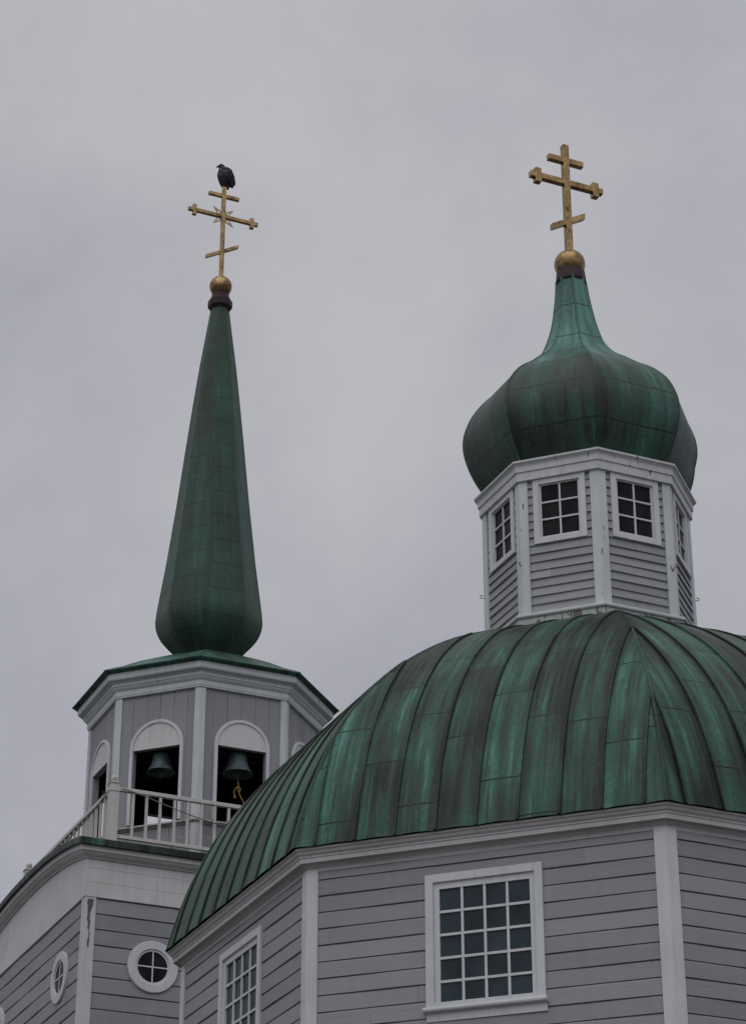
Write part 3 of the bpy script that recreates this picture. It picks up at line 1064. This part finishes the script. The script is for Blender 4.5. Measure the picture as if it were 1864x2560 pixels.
def dz(m, t):
    if m == -1 or m == 1:
        x = max(-1.0, min(1.0, t / 4.35))
        return ARCH * (1 - abs(x) ** 2.3)
    return 0.0


NS = 28


def sweep_sq(mb, prof, dzk=1.0, uvs=False):
    """profile (apothem, z) swept along the four sides with mitres; z rises with the arch"""
    ar = arc(prof)
    for m in (-1, 0, 1, 2):
        fr = frame(face_deg(m, 4), 0.0)
        n = NS if m in (-1, 1) else 1
        for j in range(len(prof) - 1):
            (a0, z0), (a1, z1) = prof[j], prof[j + 1]
            for i in range(n):
                s0, s1 = -1 + 2 * i / n, -1 + 2 * (i + 1) / n
                d0, d1 = dz(m, s0 * 4.35) * dzk, dz(m, s1 * 4.35) * dzk
                mb.face([fr(s0 * a0, z0 + d0, a0), fr(s1 * a0, z0 + d1, a0), fr(s1 * a1, z1 + d1, a1), fr(s0 * a1, z1 + d0, a1)],
                        [(20 * (m + 2) + s0 * a0, ar[j]), (20 * (m + 2) + s1 * a0, ar[j]), (20 * (m + 2) + s1 * a1, ar[j + 1]), (20 * (m + 2) + s0 * a1, ar[j + 1])])


fz = MB()
FO = TH + 0.075
for m in (-1, 0, 1, 2):
    fr = frame(face_deg(m, 4), 0.0)
    n = NS if m in (-1, 1) else 1
    zs = [19.13, 19.478, 19.486, 19.83, 19.838]
    os_ = [FO, FO, FO - 0.004, FO - 0.004, FO - 0.008]
    # boards lapped a few millimetres, butt lines show between them
    for (z0, z1, o_) in ((19.13, 19.478, FO), (19.478, 19.484, FO - 0.02), (19.484, 19.83, FO - 0.003), (19.83, 19.836, FO - 0.02)):
        fz.face([fr(-o_, z0, o_), fr(o_, z0, o_), fr(o_, z1, o_), fr(-o_, z1, o_)])
    for i in range(n):
        s0, s1 = -1 + 2 * i / n, -1 + 2 * (i + 1) / n
        o_ = FO - 0.006
        fz.face([fr(s0 * o_, 19.836, o_), fr(s1 * o_, 19.836, o_), fr(s1 * o_, 20.16 + dz(m, s1 * 4.35), o_), fr(s0 * o_, 20.16 + dz(m, s0 * 4.35), o_)])
    fz.face([fr(-FO, 19.13, FO), fr(FO, 19.13, FO), fr(TH - .1, 19.13, TH - 0.1), fr(-TH + .1, 19.13, TH - 0.1)])
fz.build('tower_frieze', M['panel_white'], tower)
tcn = MB()
sweep_sq(tcn, [(TH + 0.05, 20.05), (TH + 0.115, 20.05), (TH + 0.12, 20.075), (TH + 0.16, 20.095), (TH + 0.21, 20.13), (TH + 0.235, 20.165), (TH + 0.245, 20.17), (TH + 0.25, 20.185),
               (TH + 0.275, 20.19), (TH + 0.28, 20.31), (TH + 0.05, 20.33)])
tcn.build('tower_cornice', M['white_cornice'], tower)
# sheet-copper balcony roof with its edge
dk = MB()
sweep_sq(dk, [(TH + 0.20, 20.316), (TH + 0.355, 20.306), (TH + 0.36, 20.315), (TH + 0.352, 20.47), (TH + 0.335, 20.485), (TH - 0.15, 20.56)])
for m in (-1, 0, 1, 2):
    fr = frame(face_deg(m, 4), 0.0)
    n = NS if m in (-1, 1) else 1
    a0, a1 = TH - 0.15, 3.2
    for i in range(n):
        s0, s1 = -1 + 2 * i / n, -1 + 2 * (i + 1) / n
        d0, d1 = dz(m, s0 * 4.35), dz(m, s1 * 4.35)
        dk.face([fr(s0 * a0, 20.56 + d0, a0), fr(s1 * a0, 20.56 + d1, a0), fr(s1 * a1, 20.72, a1), fr(s0 * a1, 20.72, a1)],
                [(20 * m + 90 + s0 * a0, 0.5), (20 * m + 90 + s1 * a0, 0.5), (20 * m + 90 + s1 * a1, 1.6), (20 * m + 90 + s0 * a1, 1.6)])
dk.face([corner_xy(m, 4, 3.2) + (20.72,) for m in range(4)])
dk.build('balcony_roof', M['copper_edge'], tower, fix=False)

# belfry
BAP = 2.8362
BH = BAP * tan(pi / 8)
bw = MB()
ZS, ZB, ZT0, ZT1 = 24.12, 22.03, 20.66, 25.75
OW = 0.66
TK = 0.16
NA = 16
for m in range(8):
    for o_, sgn in ((0.0, 1), (-TK, -1)):
        fr = frame(face_deg(m, 8), BAP + o_)
        hb = (BAP + o_) * tan(pi / 8)
        ub = m * 2.9
        wm = bw
        fr_ = fr

        def q(pts):
            wm.face([fr_(t, z) for t, z in pts], [(ub + t, z) for t, z in pts])
        q([(-hb, ZT0), (hb, ZT0), (hb, ZB), (-hb, ZB)])
        q([(-hb, ZB), (-OW, ZB), (-OW, ZS), (-hb, ZS)])
        q([(OW, ZB), (hb, ZB), (hb, ZS), (OW, ZS)])
        q([(-hb, ZS), (hb, ZS), (hb, ZT1), (-hb, ZT1)])
    f_o, f_i = frame(face_deg(m, 8), BAP), frame(face_deg(m, 8), BAP - TK)
    for (t0_, z0_, t1_, z1_) in ((-OW, ZB, -OW, ZS), (OW, ZB, OW, ZS), (-OW, ZS, OW, ZS), (-OW, ZB, OW, ZB)):
        bw.face([f_o(t0_, z0_), f_o(t1_, z1_), f_i(t1_, z1_), f_i(t0_, z0_)], [(m * 2.9 + 1.3, 23)] * 4)
bw.build('belfry_wall', M['planks'], tower, fix=False)
# lining, ceiling and floor of dark boards
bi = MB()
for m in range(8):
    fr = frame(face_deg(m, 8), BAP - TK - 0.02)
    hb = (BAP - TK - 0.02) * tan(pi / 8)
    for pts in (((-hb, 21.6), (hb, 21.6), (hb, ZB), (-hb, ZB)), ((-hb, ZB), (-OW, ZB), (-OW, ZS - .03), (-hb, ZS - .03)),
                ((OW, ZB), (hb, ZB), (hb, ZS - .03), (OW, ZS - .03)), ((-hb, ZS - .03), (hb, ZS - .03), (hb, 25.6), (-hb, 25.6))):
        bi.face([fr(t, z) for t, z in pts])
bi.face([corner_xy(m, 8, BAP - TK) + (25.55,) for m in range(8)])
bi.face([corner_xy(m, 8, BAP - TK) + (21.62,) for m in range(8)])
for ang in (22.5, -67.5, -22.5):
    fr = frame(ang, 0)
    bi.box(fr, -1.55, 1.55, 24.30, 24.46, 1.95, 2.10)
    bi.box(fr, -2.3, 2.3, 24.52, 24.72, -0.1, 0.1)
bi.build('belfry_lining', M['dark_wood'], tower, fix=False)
for m in range(8):
    corner_board(m, 8, BAP, 0.135, 0.05, 20.7, 25.645).build('belfry_corner_board', M['white_aqua'], tower, bevel=0.006)
for m in range(8):
    fr = frame(face_deg(m, 8), BAP)
    at = MB()
    ro, ri = 0.755, 0.665
    prof = [(ro, -0.02), (ro, 0.05), (ro - 0.015, 0.062), (ri + 0.01, 0.062), (ri, 0.05), (ri, -0.05)]
    rows = []
    for r, o in prof:
        rows.append([fr(-r, ZB + 0.05, o)] + [fr(-r * cos(pi * i / 24), ZS + r * sin(pi * i / 24), o) for i in range(25)] + [fr(r, ZB + 0.05, o)])
    at.grid(rows, smooth=False)
    at.build('arch_trim', M['white'], tower)
    ap_ = MB()
    ap_.slab(fr, [(-ri, ZS - 0.02)] + [(-ri * cos(pi * i / 24), ZS + ri * sin(pi * i / 24)) for i in range(25)] + [(ri, ZS - 0.02)], 0.012, 0.03)
    ap_.build('arch_panel', M['panel_white'], tower)
bs = MB()
ring(bs, 8, [(BAP - 0.2, 22.045), (BAP + 0.07, 22.035), (BAP + 0.105, 22.02), (BAP + 0.11, 21.985), (BAP + 0.085, 21.965), (BAP + 0.04, 21.955), (BAP + 0.035, 21.93), (BAP, 21.925)])
bs.build('belfry_sill', mat_white('sill_paint', (0.42, 0.42, 0.40), 0.55), tower)
br = MB()
ring(br, 8, [(BAP + 0.02, 21.62), (BAP + 0.025, 21.60), (BAP + 0.025, 20.7)])
br.build('belfry_plinth', M['planks'], tower)
bc = MB()
ring(bc, 8, [(BAP - 0.1, 25.62), (3.155 * k, 25.62), (3.16 * k, 25.66), (3.172 * k, 25.67), (3.172 * k, 25.80), (3.20 * k, 25.815), (3.245 * k, 25.86), (3.26 * k, 25.90), (3.285 * k, 25.905), (3.287 * k, 26.0),
             (3.32 * k, 26.005), (3.33 * k, 26.035), (3.43 * k, 26.04), (3.435 * k, 26.06), (3.445 * k, 26.065), (3.447 * k, 26.25), (3.0 * k, 26.26)])
bc.build('belfry_cornice', M['white_aqua'], tower)
rf = MB()
faceted(rf, 8, [(3.40, 26.20), (3.595, 26.265), (3.60, 26.29), (3.30, 26.44), (2.97, 26.60), (2.70, 26.76), (2.40, 26.93), (1.9, 27.18), (1.4, 27.42), (0.95, 27.63)], 10, rib=0.01, ribw=0.025)
rf.build('belfry_roof', M['copper_roof'], tower, fix=False)
SP = [(0.72, 27.55), (0.80, 27.72), (0.92, 27.86), (1.09, 28.03), (1.28, 28.25), (1.41, 28.50), (1.466, 28.74), (1.462, 28.98), (1.41, 29.40), (1.33, 29.98), (1.22, 30.80), (1.105, 31.80), (1.01, 32.60),
      (0.85, 34.15), (0.665, 35.86), (0.52, 37.10), (0.40, 38.0), (0.275, 38.96), (0.265, 39.03)]
sp = MB()
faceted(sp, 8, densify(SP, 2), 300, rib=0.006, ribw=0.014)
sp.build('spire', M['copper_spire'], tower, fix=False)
sc = MB()
ring(sc, 8, [(0.24, 38.99), (0.262, 39.0), (0.335, 39.09), (0.335, 39.30), (0.30, 39.36), (0.245, 39.47), (0.235, 39.56)], cap_top=True)
sc.build('spire_collar', M['collar'], tower)

# ------------------------------------------------------------------ crosses
def bar(mb, fr, p, q, w, d, cut_vertical=False, o=0.0):
    """bar between (t,z) points p and q; w = width in the plane, d = depth"""
    (t0, z0), (t1, z1) = p, q
    L = sqrt((t1 - t0) ** 2 + (z1 - z0) ** 2)
    nx_, nz_ = -(z1 - z0) / L * w / 2, (t1 - t0) / L * w / 2
    if cut_vertical:
        nx_, nz_ = 0, w / 2 / ((t1 - t0) / L)
    pts = [(t0 - nx_, z0 - nz_), (t1 - nx_, z1 - nz_), (t1 + nx_, z1 + nz_), (t0 + nx_, z0 + nz_)]
    mb.slab(fr, pts, -d / 2 + o, d / 2 + o)


def cross(loc, label, zs, halfs, trefoil, w, d, ballr, tsign=0.0, star=False):
    """zs: ball, shaft bottom, slanted bar, main bar, upper bar, top"""
    zb, z0, zl0, zl1, zm, zu, zt = zs
    hl, hm, hu = halfs
    root = tag(empty('orthodox_cross', loc, PHI + radians(22.5)), label, 'cross', 'gilded crosses on the church tops')
    fr = frame(0.0, 0.0)
    b = MB()
    b.sphere((0, 0, zb), ballr)
    b.build('ball', M['gilt'], root)
    s = MB()
    bar(s, fr, (0, zb + ballr * 0.7), (0, zt), w, d)
    s.build('shaft', M['gilt'], root, bevel=0.006)
    u = MB()
    bar(u, fr, (-hu, zu), (hu, zu), w * 0.95, d * 0.92)
    u.build('upper_bar', M['gilt'], root, bevel=0.006)
    mn = MB()
    bar(mn, fr, (-hm, zm), (hm, zm), w * 0.96, d * 0.94)
    for sg in (-1, 1):
        bar(mn, fr, (sg * trefoil[0], zm - trefoil[1] / 2), (sg * trefoil[0], zm + trefoil[1] / 2), w * 1.02, d * 1.02)
    mn.build('main_bar', M['gilt'], root, bevel=0.006)
    lo = MB()
    bar(lo, fr, (-hl, zl0), (hl, zl1), w * 0.86, d * 0.90, True)
    lo.build('slanted_bar', M['gilt'], root, bevel=0.006)
    if star:
        st = MB()
        for sx in (-1, 1):
            for sz in (-1, 1):
                tip = (sx * 0.33, zm + sz * 0.31)
                for (a_, c_) in (((sx * 0.03, zm + sz * 0.155), (sx * 0.075, zm + sz * 0.165)), ((sx * 0.165, zm + sz * 0.03), (sx * 0.175, zm + sz * 0.075))):
                    mid = (tip[0] * 0.62, zm + (tip[1] - zm) * 0.62)
                    st.slab(fr, [a_, tip, mid, c_], -0.012, 0.012)
                cen = (sx * 0.02, zm + sz * 0.02)
                st.slab(fr, [(sx * 0.02, zm + sz * 0.02), (sx * 0.165, zm + sz * 0.05), (sx * 0.13, zm + sz * 0.13), (sx * 0.05, zm + sz * 0.155)], -0.010, 0.010)
        st.build('star_rays', M['star'], root)
    return root


lx, ly = lean(27.9)
rx = CX + lx * cos(PHI) - ly * sin(PHI)
ry = CY + lx * sin(PHI) + ly * cos(PHI)
cross((rx, ry, 0), 'large gilded three barred cross without a bird, on the onion dome',
      (27.93, 28.2, 28.74, 29.19, 29.92, 30.47, 30.86), (0.385, 0.835, 0.40), (0.665, 0.34), 0.136, 0.128, 0.315)
cross((TX, TY, 0), 'slim gilded cross with star rays under the perched bird, on the spire',
      (39.84, 40.1, 40.78, 41.385, 42.345, 43.09, 43.41), (0.51, 1.115, 0.485), (0.92, 0.36), 0.116, 0.112, 0.335, star=True)

# ------------------------------------------------------------------ bells and rope
def bell(m, t, ap, zr, R, H, label):
    fr = frame(face_deg(m, 8), ap)
    x, y, _ = fr(t, 0)
    wx = TX + x * cos(PHI) - y * sin(PHI)
    wy = TY + x * sin(PHI) + y * cos(PHI)
    root = tag(empty('church_bell', (wx, wy, zr), PHI + radians(face_deg(m, 8))), label, 'bell', 'bells hanging in the belfry openings')
    b = MB()
    prof = [(1.0, 0.0), (0.985, 0.03), (0.90, 0.10), (0.79, 0.22), (0.70, 0.38), (0.64, 0.56), (0.60, 0.74), (0.575, 0.80), (0.57, 0.84), (0.55, 0.88), (0.50, 0.94), (0.40, 0.985), (0.22, 1.0), (0.001, 1.0)]
    inn = [(0.94, 0.0), (0.84, 0.10), (0.72, 0.22), (0.63, 0.40), (0.56, 0.70), (0.45, 0.9), (0.001, 0.93)]
    b.lathe([(r * R, z * H) for r, z in reversed(inn)] + [(r * R, z * H) for r, z in prof], 32)
    # raised bands
    b.lathe([(0.80 * R, 0.19 * H), (0.825 * R, 0.205 * H), (0.81 * R, 0.225 * H)], 32)
    b.lathe([(0.60 * R, 0.76 * H), (0.625 * R, 0.775 * H), (0.61 * R, 0.795 * H)], 32)
    b.build('bell_body', M['bell'], root)
    cp = MB()
    cp.tube([(0, 0, 0.9 * H), (0, 0, -0.02)], 0.016, 8)
    cp.sphere((0, 0, -0.04), 0.05, 16, 10)
    cp.tube([(0, 0, -0.08), (0, 0, -0.16)], 0.018, 8)
    cp.build('clapper', M['iron'], root)
    yk = MB()
    yk.tube([(0, 0, H - 0.02), (0, 0, H + 0.10)], 0.05, 10)
    yk.box(frame(0, 0), -0.20, 0.20, H + 0.05, H + 0.16, -0.06, 0.06)
    yk.build('yoke', M['dark_wood'], root)
    return root


bell(-1, -0.07, 2.42, 23.59, 0.365, 0.54, 'greenish bronze bell in the belfry arch nearest the balcony corner post')
bell(0, 0.06, 2.42, 23.56, 0.395, 0.60, 'larger bronze bell with yellow rope below it, in the arch beside the green dome')

rfm = frame(22.5, 2.5)
rp = [(0.053, 23.36), (0.054, 23.27), (0.075, 23.19), (0.118, 23.135), (0.10, 23.075), (0.055, 23.075), (0.035, 23.14), (0.06, 23.185), (0.02, 23.18), (-0.03, 23.12), (-0.055, 23.02), (-0.03, 22.92)]
rp2 = [(0.10, 23.12), (0.075, 23.03), (0.10, 22.97), (0.14, 22.89), (0.21, 22.78), (0.27, 22.60), (0.30, 22.2)]


def smooth_pts(p, n=5):
    return densify(p, n)


ropeb = MB()
for r_ in (rp, rp2):
    ropeb.tube([rfm(t, z, 0.0 if r_ is rp else 0.02) for t, z in smooth_pts(r_)], 0.014, 8)
ropeb.sphere(rfm(-0.03, 22.90), 0.036, 12, 8)
ro = ropeb.build('bell_rope', M['rope'])
ro.location = (TX, TY, 0)
ro.rotation_euler = (0, 0, PHI)
tag(ro, 'yellow knotted bell rope hanging in a loop under the larger bell', 'rope')

# ------------------------------------------------------------------ balcony railing
rail = tag(empty('balcony_railing', (TX, TY, 0), PHI), 'white painted balcony railing with ball topped corner posts around the belfry', 'railing')
RA = 3.60
for m in range(4):
    x, y = corner_xy(m, 4, RA)
    np_ = MB()
    al = radians(face_deg(m, 4) - 45)
    fr = frame(face_deg(m, 4), 0)
    hw = 0.112
    cx_, cy_ = x, y

    def sq(h_, z):
        d1 = Vector(frame(face_deg(m, 4), 0)(1, 0))
        d2 = Vector(frame(face_deg(m, 4), 1)(0, 0))
        d1.z = d2.z = 0
        return [tuple(Vector((cx_, cy_, z)) + d1 * a_ * h_ + d2 * b_ * h_) for a_, b_ in ((-1, -1), (1, -1), (1, 1), (-1, 1))]
    prof = [(hw, 20.68), (hw, 22.10), (hw + 0.018, 22.115), (hw + 0.018, 22.145), (hw, 22.155), (hw, 22.31), (hw + 0.025, 22.325), (hw + 0.025, 22.35), (0.06, 22.39), (0.04, 22.395)]
    for (h0, z0), (h1, z1) in zip(prof, prof[1:]):
        A_, B_ = sq(h0, z0), sq(h1, z1)
        for i in range(4):
            np_.face([A_[i], A_[(i + 1) % 4], B_[(i + 1) % 4], B_[i]])
    np_.face(sq(0.04, 22.395))
    nw = np_.build('newel_post', M['rail_white'], rail)
    bl = MB()
    bl.sphere((x, y, 22.47), 0.083, 20, 12)
    bl.lathe([(0.035, 22.38), (0.03, 22.40), (0.045, 22.41)], 12, (x, y, 0))
    bl.build('post_ball', M['rail_white'], nw)
for m in range(4):
    fr = frame(face_deg(m, 4), RA)
    L = RA - hw
    tr = MB()
    tr.box(fr, -L, L, 22.155, 22.255, -0.055, 0.055)
    tr.build('top_rail', M['rail_white'], rail, bevel=0.01)
    lr = MB()
    lr.box(fr, -L, L, 20.945, 21.035, -0.04, 0.04)
    lr.build('bottom_rail', M['rail_white'], rail, bevel=0.008)
    t = -3.10
    while t < 3.3:
        bb = MB()
        tj = t + random.uniform(-0.012, 0.012)
        bb.box(fr, tj - 0.031, tj + 0.031, 21.035, 22.155, -0.031, 0.031)
        bb.build('baluster', M['rail_white'], rail)
        t += 0.359

# sagging cable fixed to the near corner post
cbm = MB()
c0 = frame(22.5, RA + 0.1)
pt = [(-3.40, 22.20), (-2.884, 22.10), (-2.08, 21.885), (-1.354, 21.72), (-0.707, 21.63), (0.2, 21.56), (1.2, 21.58), (2.2, 21.75), (3.45, 22.2)]
cbm.tube([c0(t, z) for t, z in densify(pt, 4)], 0.014, 6)
c1 = frame(-67.5, RA + 0.1)
pt = [(3.45, 22.20), (2.9, 22.10), (2.331, 22.03), (1.225, 21.96), (-0.164, 21.93), (-1.5, 21.98), (-3.45, 22.2)]
cbm.tube([c1(t, z) for t, z in densify(pt, 4)], 0.014, 6)
cbo = cbm.build('string_cable', M['cable'])
cbo.location = (TX, TY, 0)
cbo.rotation_euler = (0, 0, PHI)
tag(cbo, 'thin grey cable sagging across the white balcony railing', 'cable')

# ------------------------------------------------------------------ eagle on the spire cross
eg = tag(empty('perched_eagle', (TX, TY, 43.41), radians(8)), 'dark brown mottled eagle perched on top of the spire cross, facing left', 'bird')
body = [(0.0, 0.0, 0.055, 0.05), (0.05, -0.01, 0.085, 0.075), (0.12, -0.012, 0.118, 0.10), (0.22, -0.002, 0.16, 0.135), (0.32, 0.005, 0.20, 0.16), (0.42, 0.018, 0.225, 0.17), (0.50, 0.022, 0.232, 0.172),
        (0.58, 0.02, 0.21, 0.165), (0.645, 0.015, 0.192, 0.15), (0.69, -0.015, 0.165, 0.12), (0.73, -0.068, 0.118, 0.088), (0.77, -0.095, 0.10, 0.074), (0.805, -0.108, 0.088, 0.066), (0.835, -0.112, 0.066, 0.05), (0.852, -0.112, 0.035, 0.028), (0.856, -0.112, 0.004, 0.004)]
n = 28
bm_ = MB()
rows = []
zz = [b_[0] for b_ in body]
dense = []
for i in range(len(body) - 1):
    for j in range(3):
        t = j / 3
        dense.append(tuple(body[i][c] * (1 - t) + body[i + 1][c] * t for c in range(4)))
dense.append(body[-1])
for z, xc, rx_, ry_ in dense:
    rx_, ry_ = rx_ * 1.06, ry_ * 1.06
    row = []
    for i in range(n):
        th = 2 * pi * i / n
        rr = 1.0 + (0.035 * sin(th * 9 + z * 60) + random.uniform(-0.02, 0.02)) * (1 if z < 0.66 else 0.3)
        row.append((xc + rx_ * cos(th) * rr, ry_ * sin(th) * rr, z))
    rows.append(row)
bm_.grid(rows, closed_u=True)
bm_.build('body', M['feather'], eg)


def feather(mb, root, tip, w, nrm, th=0.012):
    a_, b_ = Vector(root), Vector(tip)
    d_ = b_ - a_
    s_ = d_.cross(Vector(nrm)).normalized() * w
    nn = Vector(nrm).normalized() * th
    out = [a_ - s_ * .8, a_ + d_ * .55 - s_, a_ + d_ * .86 - s_ * .62, b_, a_ + d_ * .86 + s_ * .62, a_ + d_ * .55 + s_, a_ + s_ * .8]
    i = len(mb.v)
    mb.v += [tuple(p - nn) for p in out] + [tuple(p + nn) for p in out]
    m_ = len(out)
    mb.ngon([i + q_ for q_ in range(m_)])
    mb.ngon([i + m_ + q_ for q_ in range(m_)][::-1])
    for q_ in range(m_):
        mb.ngon((i + q_, i + (q_ + 1) % m_, i + m_ + (q_ + 1) % m_, i + m_ + q_))


for sg in (-1, 1):
    wg = MB()
    rows = []
    for z, x0, x1, yo in ((0.68, 0.02, 0.12, 0.10), (0.62, -0.08, 0.19, 0.158), (0.52, -0.12, 0.235, 0.178), (0.42, -0.10, 0.255, 0.172), (0.32, -0.02, 0.265, 0.155), (0.24, 0.06, 0.27, 0.135), (0.18, 0.12, 0.275, 0.11)):
        rows.append([(x0 + (x1 - x0) * i / 8, sg * (yo - 0.10 * (abs(i - 3) / 5) ** 2), z + 0.012 * sin(i * 2.4)) for i in range(9)])
    inner = [[(p[0], p[1] - sg * 0.03, p[2]) for p in r] for r in rows]
    wg.grid(rows)
    wg.grid(inner, flip=True)
    for e_ in (0, 8):
        wg.grid([[r[e_] for r in rows], [r[e_] for r in inner]])
    wg.grid([rows[0], inner[0]])
    wg.grid([rows[-1], inner[-1]])
    for (rt, tp) in (((0.20, 0.34), (0.335, 0.125)), ((0.225, 0.40), (0.325, 0.17)), ((0.17, 0.30), (0.285, 0.05)), ((0.15, 0.28), (0.255, 0.03)), ((0.12, 0.26), (0.20, 0.055)), ((0.235, 0.46), (0.30, 0.24))):
        feather(wg, (rt[0], sg * 0.10, rt[1]), (tp[0], sg * 0.045, tp[1]), 0.036, (0.25, sg, 0.1))
    # shoulder coverts
    for q_ in range(26):
        zc = random.uniform(0.36, 0.62)
        xc_ = random.uniform(-0.10, 0.19 - max(0, zc - 0.44) * 0.75)
        feather(wg, (xc_, sg * 0.17, zc + 0.05), (xc_ + 0.045, sg * 0.172, zc - 0.07), 0.024, (0.1, sg, 0), 0.006)
    wg.build('wing', M['feather'], eg)
tl = MB()
for q_, (tx_, ty_) in enumerate(((0.13, 0.0), (0.105, 0.03), (0.15, -0.03), (0.12, -0.05))):
    feather(tl, (0.07, ty_ * 0.6, 0.22), (tx_, ty_, -0.075 + 0.012 * q_), 0.034, (1, 0, 0.2))
tl.build('tail', M['feather'], eg)
bk = MB()
bk.tube([(-0.185, 0, 0.765), (-0.215, 0, 0.762), (-0.242, 0, 0.748), (-0.257, 0, 0.725), (-0.258, 0, 0.706)], [0.034, 0.03, 0.023, 0.013, 0.003], 10)
bk.build('beak', M['beak'], eg)
for sg in (-1, 1):
    ey = MB()
    ey.sphere((-0.165, sg * 0.055, 0.795), 0.012, 10, 8)
    ey.build('eye', M['beak'], eg)
    ft = MB()
    for a_ in (-0.5, 0.0, 0.5, pi):
        ft.tube([(0, sg * 0.035, 0.03), (-0.045 * cos(a_), sg * 0.035 + 0.045 * sin(a_), 0.018), (-0.066 * cos(a_), sg * 0.035 + 0.066 * sin(a_), -0.012)], [0.018, 0.013, 0.004], 8)
    ft.build('foot', M['skin_yellow'], eg)
